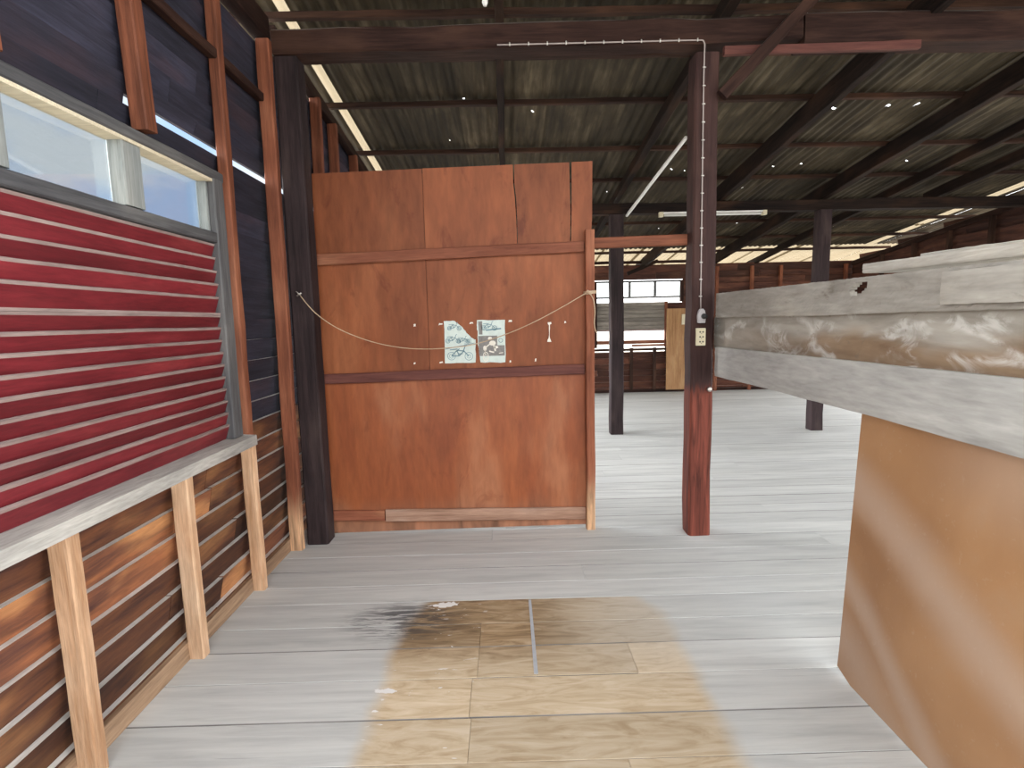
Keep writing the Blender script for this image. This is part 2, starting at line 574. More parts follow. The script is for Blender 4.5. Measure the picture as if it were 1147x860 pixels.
def timber(name, a, b, w, h, m, label=None, cat=None, group=None, kind=None, parent=None, jit=.003, ch=.006, seg=None, wdir=None, taper=1., outline=None):
    """a sawn timber from a to b; w across (wdir), h the other way; local X runs along it"""
    a, b = Vector(a), Vector(b)
    X = (b - a)
    L = X.length
    X.normalize()
    W = Vector(wdir) if wdir else (Vector((1, 0, 0)) if abs(X.z) > .8 else Vector((0, 0, 1)).cross(X))
    W = (W - X * W.dot(X)).normalized()
    Z = X.cross(W)
    n = seg or max(2, int(L / .22))
    rnd = random.Random(hash((round(a.x, 3), round(a.y, 3), round(a.z, 3), round(L, 3))) & 0xffff)
    hw, hh = w / 2, h / 2
    c = min(ch, hw * .4, hh * .4)
    prof = [(-hw + c, -hh), (hw - c, -hh), (hw, -hh + c), (hw, hh - c), (hw - c, hh), (-hw + c, hh), (-hw, hh - c), (-hw, -hh + c)]
    vs, fs = [], []
    for i in range(n + 1):
        t = i / n
        k = 1 + (taper - 1) * t
        dw, dz = rnd.uniform(-jit, jit), rnd.uniform(-jit, jit)
        for (u, v) in prof:
            q = rnd.uniform(-jit, jit) * .5
            vs.append((L * t, u * k + dw + q, v * k + dz - q))
    for i in range(n):
        for k in range(8):
            k2 = (k + 1) % 8
            fs.append((i * 8 + k, i * 8 + k2, i * 8 + 8 + k2, i * 8 + 8 + k))
    fs.append(tuple(range(7, -1, -1)))
    fs.append(tuple(n * 8 + k for k in range(8)))
    me = bpy.data.meshes.new(name)
    me.from_pydata(vs, [], fs)
    me.materials.append(m)
    o = bpy.data.objects.new(name, me)
    C.objects.link(o)
    mw = Matrix(((X.x, W.x, Z.x, a.x), (X.y, W.y, Z.y, a.y), (X.z, W.z, Z.z, a.z), (0, 0, 0, 1)))
    if parent is not None:
        o.parent = parent
        mw = Matrix.Translation(-Vector(parent.location)) @ mw
    o.matrix_basis = mw
    return tag(o, label, cat, group, kind)


def RZ(y):
    """height of the sloping iron roof"""
    return 4.12 - .12 * y


# ---------------------------------------------------------------- ground and floor
g = MB()
g.box((-60, -60, -.75), (70, 90, -.7))
struct(g.build('ground', M['ground']))

seams = [.62, .84, 1.06, 1.30, 1.53, 1.758, 1.979, 2.221, 2.449, 2.651, 2.887, 3.087, 3.29, 3.50, 3.72, 3.92]
rnd = random.Random(3)
lo_ = .62
while lo_ > -2.2:
    lo_ -= rnd.uniform(.19, .24)
    seams.insert(0, lo_)
while seams[-1] < 11.35:
    seams.append(seams[-1] + rnd.uniform(.17, .25))
FX0, FX1 = -1.60, 7.2
fl = MB()
cuts = {2.651: [.10], 2.449: [-.16, .10], 2.221: [-.16, .10, .55], 1.979: [-.18], 1.758: [-.17], 1.53: [.4]}
for y0, y1 in zip(seams, seams[1:]):
    xs = list(cuts.get(y0, []))
    if not xs:
        k = FX0 + rnd.uniform(1.2, 4.0)
        while k < FX1 - .6:
            if not (1.2 < y0 < 3.0 and k < 1.2):
                xs.append(k)
            k += rnd.uniform(2.2, 4.5)
    else:
        xs += [2.6 + rnd.uniform(-.5, .8), 5.3]
    xs = [FX0] + sorted(xs) + [FX1]
    dz = rnd.uniform(-.0018, 0)
    dirty = rnd.random() < .5
    for x0, x1 in zip(xs, xs[1:]):
        n = max(2, int((x1 - x0) / .5))
        vs = []
        gap = rnd.uniform(.0012, .0042)
        for i in range(n + 1):
            x = x0 + .0008 + (x1 - x0 - .0016) * i / n
            e0, e1 = rnd.uniform(-.001, .001), rnd.uniform(-.001, .001)
            vs += [(x, y0 + gap / 2 + e0, -.035), (x, y0 + gap / 2 + e0, dz - .002), (x, y0 + gap / 2 + .0022 + e0, dz),
                   (x, y1 - gap / 2 - .0022 + e1, dz), (x, y1 - gap / 2 + e1, dz - .002), (x, y1 - gap / 2 + e1, -.035)]
        fs = []
        for i in range(n):
            for k in range(6):
                k2 = (k + 1) % 6
                fs.append((i * 6 + k, i * 6 + k2, i * 6 + 6 + k2, i * 6 + 6 + k))
        fs += [tuple(range(5, -1, -1)), tuple(n * 6 + k for k in range(6))]
        fl.add(vs, fs, 0)
        for i in range(n):
            for k in ((0, 1, 3, 4) if dirty else (0, 4)):
                fl.m[-(6 * n + 2) + i * 6 + k] = 3
# putty filled joint in the bare patch
fl.hexa([(.091, 2.235, -.01), (.109, 2.235, -.01), (.108, 2.875, -.01), (.094, 2.875, -.01),
         (.091, 2.235, .0012), (.109, 2.235, .0012), (.108, 2.875, .0012), (.094, 2.875, .0012)], 1)
# joists/dark underside keeps light from coming up between the boards
fl.box((FX0, -2.4, -.10), (FX1, 11.5, -.06), 2)
struct(fl.build('floor', [M['floor'], M['putty'], M['dark'], M['seam']]))


# ---------------------------------------------------------------- lapped siding
def siding(name, O, u, nrm, length, z0, z1, m, holes=(), pitch=.125, ztop=None, gaps=(), mats=None, seed=1, zsplit=None):
    """boards laid one over the other; O + u*t along, nrm points into the room; holes are (t0, t1, za, zb)"""
    O, u, nrm = Vector(O), Vector(u), Vector(nrm)
    mb = MB()
    rnd = random.Random(seed)
    z = z0
    while z < z1 - .01:
        zb = min(z + pitch, z1)
        segs = [(0, length)]
        for (a, b, ha, hb) in list(holes):
            if zb > ha + .02 and z < hb - .02:
                ns = []
                for s0, s1 in segs:
                    if a > s0:
                        ns.append((s0, min(a, s1)))
                    if b < s1:
                        ns.append((max(b, s0), s1))
                segs = [q for q in ns if q[1] - q[0] > .03]
        # random butt joints
        out = []
        for s0, s1 in segs:
            t = s0
            while s1 - t > 3.2:
                k = rnd.uniform(1.6, 2.9)
                out.append((t, t + k))
                t += k + .004
            out.append((t, s1))
        gb_, gt = None, 0
        for ga, gb, t0 in gaps:
            if abs(ga - z) < pitch * .55:
                gb_, gt = gb, t0
        if gb_:
            out = [q for s0, s1 in out for q in ([(s0, gt), (gt, s1)] if s0 < gt < s1 else [(s0, s1)])]
        for s0, s1 in out:
            low = gb_ if gb_ and s0 >= gt else z
            if ztop:
                # a board under the slope: cut it where the roof line comes down
                if min(ztop(s0), ztop(s1)) < zb:
                    ok = [s for s in [s0 + (s1 - s0) * i / 60 for i in range(61)] if ztop(s) >= zb - .03]
                    if len(ok) < 3:
                        continue
                    s0, s1 = ok[0], ok[-1]
            n = max(1, int((s1 - s0) / .35))
            vs = []
            for i in range(n + 1):
                t = s0 + (s1 - s0) * i / n
                j = rnd.uniform(-.0025, .0025)
                for dn, zz in ((-.030, low - .022), (-.048, low - .022), (-.026, zb + j), (0, zb + j)):
                    p = O + u * t + nrm * dn
                    vs.append((p.x, p.y, zz))
            fs = []
            for i in range(n):
                for k in range(4):
                    k2 = (k + 1) % 4
                    fs.append((i * 4 + k, i * 4 + k2, i * 4 + 4 + k2, i * 4 + 4 + k))
            fs += [(3, 2, 1, 0), tuple(n * 4 + k for k in range(4))]
            mi = 0
            if zsplit is not None and z > zsplit:
                mi = 1
            mb.add(vs, fs, mi)
            if zb < 1.5:
                for q in range(n):
                    mb.m[-(4 * n + 2) + q * 4 + 2] = 2
        z = zb
    return struct(mb.build(name, mats or [m, m, M['ledge']]))


Y0 = .3
# left wall: window hole, plus two unseen openings added behind the partition to light the far half
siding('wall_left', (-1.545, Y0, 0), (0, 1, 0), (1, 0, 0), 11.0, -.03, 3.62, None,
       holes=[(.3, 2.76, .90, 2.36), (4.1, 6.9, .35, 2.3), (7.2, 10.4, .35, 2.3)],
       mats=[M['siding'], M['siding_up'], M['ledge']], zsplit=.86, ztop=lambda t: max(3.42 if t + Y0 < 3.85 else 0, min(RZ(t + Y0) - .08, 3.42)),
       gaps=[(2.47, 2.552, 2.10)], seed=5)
siding('wall_back', (-1.55, 11.30, 0), (1, 0, 0), (0, -1, 0), 8.8, -.03, 2.62, M['siding_back'],
       holes=[(3.40, 5.22, 1.87, 2.30), (3.40, 4.87, .94, 1.9), (.6, 2.4, .95, 2.2)], seed=8)
siding('wall_right', (7.15, 1.0, 0), (0, 1, 0), (-1, 0, 0), 10.3, -.03, 3.9, M['siding_right'],
       holes=[(.2, 2.8, .2, 2.0), (3.0, 5.6, .2, 2.0), (5.8, 10.1, .2, 1.85)], ztop=lambda t: RZ(t + 1.0) - .10, seed=9)  # unseen openings added behind the planks to light the far floor

bb = MB()
bb.hexa([(-1.545, Y0, 0), (-1.520, Y0, 0), (-1.520, 3.7, 0), (-1.545, 3.7, 0), (-1.545, Y0, .085), (-1.522, Y0, .085), (-1.522, 3.7, .085), (-1.545, 3.7, .085)])
struct(bb.build('baseboard_left', M['base']))
bb = MB()
bb.box((-1.5, 11.26, 0), (7.1, 11.295, .06))
struct(bb.build('baseboard_back', M['dark']))

# ---------------------------------------------------------------- louvred window in the left wall
win = bpy.data.objects.new('window_1', None)
C.objects.link(win)
win.location = (-1.5, 1.8, .9)
struct(win)
WY0 = .6


def louvres(name, zs0, zs1, n, ya, yb, parent, mats, X, inward, pitch_gap=0, axis='y'):
    mb = MB()
    ph = (zs1 - zs0) / n
    for i in range(n):
        a = zs0 + ph * i
        top = a + ph - .001
        bot = a - .014
        j = random.uniform(-.0015, .0015)
        th = .013
        def P(t, dn, z):
            return (X + inward * dn, t, z) if axis == 'y' else (t, X + inward * dn, z)
        prof = [(-.028, bot), (-.018, bot - .002), (.006 + j, top - .012), (.010 + j, top - .001), (-.004 + j, top + .003)]
        seg = 8
        vs = []
        for k in range(seg + 1):
            t = ya + (yb - ya) * k / seg
            q = random.uniform(-.0015, .0015)
            vs += [P(t, dn, z + q) for dn, z in prof]
        for k in range(seg):
            pass
        base = len(mb.v)
        mb.v += vs
        for k in range(seg):
            for c_ in range(5):
                c2 = (c_ + 1) % 5
                mb.f.append((base + k * 5 + c_, base + k * 5 + c2, base + k * 5 + 5 + c2, base + k * 5 + 5 + c_))
                mb.m.append(1 if c_ in (2, 3) else 0)      # bare nose and top edge
        mb.f += [(base + 4, base + 3, base + 2, base + 1, base), tuple(base + seg * 5 + c_ for c_ in range(5))]
        mb.m += [1, 1]
    return mb.build(name, mats, parent)


louvres('louvre_panel', .957, 1.615, 10, WY0, 2.945, win, [M['louvre'], M['edge']], -1.525, 1)
louvres('louvre_panel', 1.640, 1.985, 5, WY0, 2.945, win, [M['louvre'], M['edge']], -1.525, 1)
b = MB(); b.box((-1.535, WY0, 1.614), (-1.515, 2.945, 1.624)); b.build('meeting_bead', M['edge'], win)
timber('side_jamb', (-1.525, 2.992, .942), (-1.525, 2.992, 2.33), .06, .10, M['jamb'], parent=win, jit=.001)
timber('transom_rail', (-1.535, WY0, 2.015), (-1.535, 2.94, 2.015), .07, .055, M['jamb'], parent=win, jit=.001)
timber('window_head', (-1.535, WY0, 2.340), (-1.535, 3.045, 2.340), .08, .05, M['jamb'], parent=win, jit=.001)
b = MB(); b.box((-1.575, WY0, 2.300), (-1.50, 2.94, 2.314)); b.build('head_lining', M['cream'], win)
for y in (1.06, 1.70, 2.335):
    timber('mullion', (-1.54, y, 2.048), (-1.54, y, 2.300), .065, .115 if y > 1.5 else .09, M['sash'], parent=win, jit=.001, wdir=(1, 0, 0))
timber('sash_stile', (-1.555, 2.935, 2.048), (-1.555, 2.935, 2.300), .05, .02, M['sash'], parent=win, jit=.001, wdir=(1, 0, 0))
for ya, yb in ((1.105, 1.642), (1.758, 2.277), (2.393, 2.925)):
    b = MB(); b.box((-1.569, ya, 2.043), (-1.565, yb, 2.300)); b.build('glass_pane', M['glass'], win)
b = MB()
b.hexa([(-1.56, WY0, .885), (-1.435, WY0, .885), (-1.435, 3.075, .878), (-1.56, 3.075, .878),
        (-1.56, WY0, .950), (-1.435, WY0, .940), (-1.437, 3.075, .934), (-1.56, 3.075, .940)])
b.build('window_sill', M['sill'], win)

# ---------------------------------------------------------------- studs and rails on the left wall
GS = 'studs of the louvred wall'
timber('wall_stud', (-1.487, 1.765, 0), (-1.487, 1.755, .883), .075, .055, M['tan'], 'short tan stud under the sill, the nearest to the viewer of three', 'stud', GS)
timber('wall_stud', (-1.49, 2.44, 0), (-1.49, 2.425, .882), .075, .055, M['tan'], 'short tan stud under the sill, the middle one of three', 'stud', GS)
timber('wall_stud', (-1.49, 3.09, 0), (-1.49, 3.075, .878), .072, .05, M['tan'], 'short pale stud under the far end of the window sill', 'stud', GS)
timber('wall_stud', (-1.513, 3.11, .883), (-1.505, 3.10, 3.34), .06, .06, M['redwood'], 'tall red-brown stud rising beside the louvred window jamb', 'stud', GS)
timber('wall_stud', (-1.483, 3.655, 0), (-1.483, 3.675, 3.34), .085, .055, M['redtan'], 'full height red-brown stud just before the dark corner post', 'stud', GS)
timber('wall_stud', (-1.500, 2.42, 2.375), (-1.500, 2.36, 3.34), .07, .075, M['redwood'], 'knotty brown stud standing on the window head', 'stud', GS)
timber('wall_stud', (-1.500, 1.70, 2.375), (-1.500, 1.68, 3.34), .07, .07, M['redwood'], 'brown stud on the window head at the photo left edge', 'stud', GS)
for i, y in enumerate((4.66, 5.10, 5.75)):
    timber('wall_stud', (-1.50, y, 0), (-1.50, y, RZ(y) - .19), .08, .06, M['redwood'],
           ['red-brown stud seen above the plywood partition, next to the corner post', 'red-brown stud above the partition, second beyond the corner post', 'red-brown stud above the partition, third beyond the corner post'][i], 'stud', GS)
struct(timber('trim_1', (-1.515, Y0, 2.965), (-1.515, 3.72, 2.99), .05, .05, M['dark']))
struct(timber('trim_2', (-1.505, Y0, 3.41), (-1.505, 3.72, 3.43), .10, .14, M['dark']))
struct(timber('trim_3', (-1.515, 3.9, RZ(3.9) - .15), (-1.515, 11.25, RZ(11.25) - .15), .06, .09, M['dark']))

# ---------------------------------------------------------------- posts
timber('timber_post', (-1.368, 3.80, 0), (-1.368, 3.79, 3.262), .15, .15, M['post'], 'dark timber corner post at the left end of the plywood partition', 'post', jit=.004, ch=.01)
timber('timber_post', (1.345, 3.78, 0), (1.345, 3.78, 3.24), .155, .15, M['column'], 'dark painted timber post with bare red-brown foot, carrying the sockets', 'post', jit=.004, ch=.012)
timber('timber_post', (1.468, 7.22, 0), (1.468, 7.22, 2.87), .17, .16, M['post'], 'dark timber post standing behind the gap beside the partition', 'post', jit=.004, ch=.01)
timber('timber_post', (4.13, 7.17, 0), (4.13, 7.17, 2.87), .16, .15, M['post'], 'dark timber post rising behind the grey plank barrier', 'post', jit=.004, ch=.01)

# ---------------------------------------------------------------- beams, rafters, purlins
timber('tie_beam', (-1.44, 3.78, 3.345), (1.95, 3.78, 3.375), .17, .15, M['dark'], 'thick dark tie beam over the partition and the socket post', 'beam', kind='thing', jit=.006, ch=.012)
timber('tie_beam', (1.96, 3.78, 3.365), (7.05, 3.78, 3.40), .17, .19, M['dark'], 'thick dark tie beam running right from the socket post', 'beam', kind='thing', jit=.006, ch=.012)
timber('beam_batten', (1.45, 3.715, 3.245), (2.72, 3.715, 3.262), .035, .055, M['rail_dark'], 'reddish batten nailed along the lower edge of the tie beam', 'batten', jit=.003)
timber('tie_beam', (-1.44, 7.22, 2.94), (7.05, 7.22, 2.94), .14, .13, M['rafter'], 'dark cross beam on the two far posts', 'beam', kind='thing', jit=.005)
GR = 'rafters under the iron roof'
rl = [(0.0, .06, .06, 'thin rafter that meets the tie beam above the middle of the partition'),
      (1.50, .08, .10, 'rafter running back behind the socket post top'),
      (2.80, .07, .19, 'deep dark rafter, first to the right of the socket post'),
      (4.17, .08, .17, 'deep dark rafter resting over the far post behind the barrier'),
      (5.15, .06, .11, 'dark rafter beyond the far post, towards the right wall')]
for x, w_, h_, lab in rl:
    zo = .05 + h_ / 2
    timber('roof_rafter', (x, 1.2, RZ(1.2) - zo), (x + .02, 12.0, RZ(12.0) - zo), w_, h_, M['rafter'], lab, 'rafter', GR, jit=.004)
GP = 'purlins under the iron roof'
ordn = ['first', 'second', 'third', 'fourth', 'fifth', 'sixth', 'seventh', 'eighth', 'ninth']
for i, y in enumerate((3.94, 4.42, 5.10, 6.08, 6.97, 7.95, 8.80, 9.75, 10.7)):
    lab = ['brown purlin lying just over the tie beam', 'brown purlin close behind the tie beam'][i] if i < 2 else \
        '%s brown purlin beyond the tie beam, counting towards the far wall' % ordn[i - 1]
    timber('roof_purlin', (-1.95, y, RZ(y) - .034), (7.5, y, RZ(y) - .034), .055, .045, M['purlin'], lab, 'purlin', GP, jit=.003)
timber('roof_brace', (1.425, 3.665, 2.955), (2.06, 3.665, 3.60), .045, .075, M['dark'], 'slanting dark brace from the socket post up past the tie beam', 'brace', jit=.003)
timber('roof_brace', (1.60, 7.20, 2.86), (1.88, 5.75, RZ(5.75) - .075), .035, .03, M['white'], 'slim pale rod slanting up from the far post to the roof', 'brace', jit=.001)
timber('roof_brace', (2.45, 10.95, 2.42), (3.05, 10.95, 2.66), .05, .07, M['rafter'], 'short dark diagonal brace over the far window', 'brace', jit=.003)
timber('loose_board', (5.78, 7.60, RZ(7.6) - .125), (5.78, 3.9, RZ(3.9) - .125), .07, .13, M['rafter'], 'dark board fixed under the roof near the right wall, its cut end showing', 'board', jit=.003)
struct(timber('trim_4', (-1.5, 11.2, 2.665), (4.1, 11.2, 2.665), .06, .055, M['dark']))
struct(timber('trim_5', (7.10, 2.6, RZ(2.6) - .22), (7.10, 11.2, RZ(11.2) - .22), .06, .08, M['dark']))

# corrugated iron roof
holes = [(.62, 4.17, .03), (-.32, 5.09, .016), (.30, 5.35, .02), (-.53, 5.93, .016), (3.16, 5.39, .03), (3.68, 5.39, .032), (3.94, 5.37, .034),
         (2.17, 4.07, .026), (3.04, 6.69, .022), (3.26, 6.75, .018), (3.59, 6.74, .02), (3.19, 7.44, .018), (4.82, 6.67, .018), (2.05, 6.80, .018),
         (2.23, 6.86, .018), (1.67, 7.12, .034), (3.81, 9.06, .024), (4.94, 5.36, .026), (1.40, 7.51, .02), (2.6, 9.3, .02)]
rf = MB()
rnd = random.Random(11)
PIT = .092
x = -1.90
col_i = 0
while x < 7.6:
    x1 = min(x + .76, 7.75)
    rows = [1.2, 4.55, 6.98, 9.42, 12.35]
    for ri_ in range(4):
        ya, yb = rows[ri_] - .08, rows[ri_ + 1]
        lift = .006 * (3 - ri_) * 0 + (.004 if (col_i % 2) else 0) + rnd.uniform(0, .003)
        n = int(round((x1 + .05 - x) / PIT * 8))
        xs = [x + (x1 + .05 - x) * i / n for i in range(n + 1)]
        hs = [h for h in holes if x - .02 <= h[0] < x1 and ya + .05 < h[1] < yb - .1]
        ys = sorted({ya, yb, *([10.62] if ya < 10.62 < yb else []), *[ya + (yb - ya) * k / 4 for k in range(1, 4)], *[h[1] - h[2] / 2 for h in hs], *[h[1] + h[2] / 2 for h in hs]})
        vs = []
        for yv in ys:
            for xv in xs:
                vs.append((xv, yv, RZ(yv) + .010 + lift + .005 * (yv - ya) / (yb - ya) + .009 * cos(2 * math.pi * xv / PIT)))
        fs = []
        m_ = n + 1
        for j in range(len(ys) - 1):
            for i in range(n):
                xc, yc = (xs[i] + xs[i + 1]) / 2, (ys[j] + ys[j + 1]) / 2
                if any(abs(xc - h[0]) < h[2] * .55 and abs(yc - h[1]) < h[2] / 2 for h in hs):
                    continue
                fs.append((j * m_ + i, j * m_ + i + 1, j * m_ + m_ + i + 1, j * m_ + m_ + i))
        rf.add(vs, fs)
        for q in range(len(fs)):
            c_ = rf.f[-1 - q]
            xm = sum(rf.v[i][0] for i in c_) / 4
            ym = sum(rf.v[i][1] for i in c_) / 4
            if -1.485 < xm < -1.40 or 6.98 < xm < 7.12 or ym > 10.62:
                rf.m[-1 - q] = 1
    x = x1
    col_i += 1
struct(rf.build('ceiling', [M['roof'], M['clear']], smooth=True))

# ---------------------------------------------------------------- plywood partition
PY = 3.925
part = thing('plywood_partition', (-.37, PY, 0), 'tall red-brown plywood partition with battens and torn pictures', 'partition', kind='thing')
fxz = lambda u, v, dpt: (u, PY + dpt, v)


def sheet(name, poly, m, t=.009, lab=None):
    b = MB()
    b.prism(poly, fxz, t)
    o = b.build(name, m, part)
    if lab:
        o['label'] = lab
    return o


sheet('plywood_sheet', [(-1.322, .003), (-.50, .012), (.56, .022), (.60, .02), (.60, 1.19), (-1.322, 1.16)], M['ply_low'], lab='orange-brown lower sheet')
sheet('plywood_sheet', [(-1.322, 1.163), (-.553, 1.177), (-.553, 2.03), (-1.322, 2.005)], M['ply'])
sheet('plywood_sheet', [(-.549, 1.177), (.60, 1.193), (.60, 2.06), (-.549, 2.03)], M['ply'])
sheet('plywood_sheet', [(-1.322, 2.008), (-.553, 2.033), (-.553, 2.609), (-1.316, 2.590)], M['ply'])
sheet('plywood_sheet', [(-.549, 2.033), (.098, 2.046), (.095, 2.25), (.088, 2.40), (.078, 2.50), (.079, 2.624), (-.549, 2.610)], M['ply'])
sheet('plywood_sheet', [(.101, 2.046), (.47, 2.057), (.476, 2.30), (.470, 2.632), (.088, 2.625), (.087, 2.50), (.097, 2.40), (.101, 2.25)], M['ply'])
sheet('plywood_sheet', [(.479, 2.057), (.615, 2.062), (.628, 2.25), (.632, 2.637), (.488, 2.634), (.486, 2.40), (.484, 2.30)], M['ply'])
timber('seam_light_stop', (-.551, PY + .022, .02), (-.551, PY + .022, 2.58), .06, .024, M['rail_red'], parent=part, jit=.001)  # unseen strip added behind the seam to stop light showing through
timber('upper_rail', (-1.31, PY - .014, 2.004), (.565, PY - .014, 2.055), .026, .078, M['rail_red'], parent=part, jit=.002)
timber('middle_rail', (-1.315, PY - .014, 1.160), (.565, PY - .014, 1.191), .026, .072, M['rail_dark'], 'dark purplish middle rail', parent=part, jit=.002)
timber('lower_rail', (-1.31, PY - .014, .142), (-.925, PY - .014, .132), .026, .078, M['rail_red'], parent=part, jit=.002)
timber('lower_rail', (-.918, PY - .014, .135), (.565, PY - .014, .113), .026, .092, M['rail_pale'], 'bleached lower rail', parent=part, jit=.002)
timber('end_stud', (.600, PY - .035, 0), (.604, PY - .035, 2.165), .062, .06, M['redtan'], parent=part, jit=.002)
timber('cross_rail', (.625, PY - .025, 2.077), (1.268, 3.83, 2.074), .03, .075, M['redwood'], 'short red-brown rail joining the partition stud to the socket post', 'rail', jit=.002)

# pictures
PF = PY - .0012
fpz = lambda u, v, dpt: (u, PF - dpt, v)
rnd = random.Random(21)


def torn(poly, amt=.003, n=5):
    out = []
    for (a, b_), (c, d2) in zip(poly, poly[1:] + poly[:1]):
        for k in range(n):
            t = k / n
            out.append((a + (c - a) * t + rnd.uniform(-amt, amt), b_ + (d2 - b_) * t + rnd.uniform(-amt, amt)))
    return out


def ring(mb, cx, cz, r, w=.004, seg=20, dpt=.0016):
    for k in range(seg):
        a0, a1 = 2 * math.pi * k / seg, 2 * math.pi * (k + 1) / seg
        mb.prism([(cx + cos(a0) * (r - w), cz + sin(a0) * (r - w)), (cx + cos(a0) * r, cz + sin(a0) * r), (cx + cos(a1) * r, cz + sin(a1) * r), (cx + cos(a1) * (r - w), cz + sin(a1) * (r - w))], lambda u, v, q: fpz(u, v, .0008 + q), .0006)


def bar(mb, x0, z0, x1, z1, w=.005):
    dx, dz_ = x1 - x0, z1 - z0
    L = math.hypot(dx, dz_) or 1
    px, pz = -dz_ / L * w / 2, dx / L * w / 2
    mb.prism([(x0 + px, z0 + pz), (x1 + px, z1 + pz), (x1 - px, z1 - pz), (x0 - px, z0 - pz)], lambda u, v, q: fpz(u, v, .0008 + q), .0006)


def bike(mb, x, z, s):
    ring(mb, x, z, .030 * s)
    ring(mb, x, z, .017 * s, .003)
    ring(mb, x + .125 * s, z - .004 * s, .030 * s)
    ring(mb, x + .125 * s, z - .004 * s, .015 * s, .003)
    for q in ((0, 0, .04, .04), (.04, .04, .09, .035), (.09, .035, .125, -.004), (.04, .04, .055, .0), (.055, 0, .09, .035), (.085, .03, .10, .07), (.10, .07, .112, .075), (-.01, .045, .045, .05), (.03, .03, .06, .052), (.0, .0, .055, .0), (.05, .015, .08, .015)):
        bar(mb, x + q[0] * s, z + q[1] * s, x + q[2] * s, z + q[3] * s, .007 * s)


pic = thing('torn_picture', (-.33, PF, 1.25), 'torn pale blue picture of motorcycles, its top right corner gone', 'picture', 'torn pictures on the partition')
b = MB(); b.prism(torn([(-.440, 1.252), (-.218, 1.255), (-.218, 1.420), (-.243, 1.432), (-.300, 1.498), (-.360, 1.556), (-.437, 1.558)]), fpz, .0008); sh_ = b.build('sheet', M['paper'], pic)
b = MB()
bike(b, -.392, 1.305, 1.0)
bike(b, -.415, 1.415, .6)
bike(b, -.335, 1.41, .5)
bike(b, -.40, 1.505, .55)
bar(b, -.436, 1.355, -.225, 1.395, .004)
for k in range(5):
    bar(b, -.300, 1.385 + k * .010, -.245, 1.390 + k * .010, .003)
b.build('printed_motorcycles', M['ink'], pic)

pic = thing('torn_picture', (-.10, PF, 1.25), 'grey and pale blue torn picture of a motorcycle rider, right of its pair', 'picture', 'torn pictures on the partition')
b = MB(); b.prism(torn([(-.185, 1.254), (-.003, 1.250), (-.004, 1.556), (-.204, 1.558), (-.201, 1.478), (-.198, 1.366)]), fpz, .0008); sh_ = b.build('sheet', M['paper'], pic)
b = MB()
b.prism([(-.192, 1.30), (-.008, 1.30), (-.008, 1.375), (-.06, 1.375), (-.06, 1.445), (-.196, 1.445)], lambda u, v, q: fpz(u, v, .0008 + q), .0006)
b.prism([(-.19, 1.455), (-.165, 1.455), (-.165, 1.55), (-.195, 1.55)], lambda u, v, q: fpz(u, v, .0008 + q), .0006)
b.build('printed_background', M['inkgrey'], pic)
b = MB()
bike(b, -.155, 1.502, .62)
bar(b, -.14, 1.485, -.03, 1.495, .01)
ring(b, -.035, 1.41, .016, .004)
b.build('printed_motorcycles', M['ink'], pic)
b = MB()
disc = lambda cx, cz, ra, rb: b.prism([(cx + ra * cos(2 * math.pi * k / 14), cz + rb * sin(2 * math.pi * k / 14)) for k in range(14)], lambda u, v, q2: fpz(u, v, .0014 + q2), .0005)
disc(-.112, 1.425, .015, .013)
disc(-.095, 1.392, .024, .018)
disc(-.150, 1.355, .013, .020)
disc(-.070, 1.362, .016, .010)
for q in ((-.115, 1.385, -.140, 1.365, .008), (-.085, 1.375, -.075, 1.335, .012), (-.150, 1.345, -.148, 1.305, .006), (-.120, 1.335, -.085, 1.325, .010), (-.05, 1.318, -.02, 1.322, .005)):
    x0, z0, x1, z1, ww = q
    dx, dz_ = x1 - x0, z1 - z0
    L = math.hypot(dx, dz_); px, pz = -dz_ / L * ww / 2, dx / L * ww / 2
    b.prism([(x0 + px, z0 + pz), (x1 + px, z1 + pz), (x1 - px, z1 - pz), (x0 - px, z0 - pz)], lambda u, v, q2: fpz(u, v, .0014 + q2), .0005)
for k in range(16):
    a0, a1 = 2 * math.pi * k / 16, 2 * math.pi * (k + 1) / 16
    for r_, wd in ((.036, .007), (.020, .005)):
        b.prism([(-.145 + cos(a0) * (r_ - wd) * .6, 1.295 + sin(a0) * (r_ - wd)), (-.145 + cos(a0) * r_ * .6, 1.295 + sin(a0) * r_), (-.145 + cos(a1) * r_ * .6, 1.295 + sin(a1) * r_), (-.145 + cos(a1) * (r_ - wd) * .6, 1.295 + sin(a1) * (r_ - wd))], lambda u, v, q2: fpz(u, v, .0014 + q2), .0005)
b.build('printed_rider', M['paper2'], pic)
GSC = 'scraps of paper left on the partition'
scr = [(-.463, 1.536, .030, .014, 'scrap at the upper left corner of the left torn picture'), (-.243, 1.539, .028, .011, 'scrap between the tops of the two torn pictures'),
       (.036, 1.547, .026, .014, 'scrap right of the top of the right torn picture'), (-.468, 1.262, .028, .012, 'scrap at the lower left of the left torn picture'),
       (.030, 1.257, .012, .020, 'scrap low down right of the right torn picture'), (-.649, 1.531, .016, .020, 'scrap well left of the torn pictures, above the rope'),
       (-.660, 1.259, .014, .014, 'scrap left of the pictures, just over the middle rail'), (.213, 1.262, .012, .022, 'scrap over the middle rail, below the slim strip'),
       (.43, 1.53, .014, .016, 'faint scrap right of the slim paper strip')]
for cx, cz, ww, hh, lab in scr:
    b = MB()
    b.prism(torn([(cx - ww / 2, cz - hh / 2), (cx + ww / 2, cz - hh * .3), (cx + ww * .4, cz + hh / 2), (cx - ww * .3, cz + hh * .4)], .002, 3), fpz, .0006)
    tag(b.build('paper_scrap', M['paper2'], origin=(cx, PF, cz)), 'small torn paper ' + lab, 'paper scrap', GSC)
b = MB()
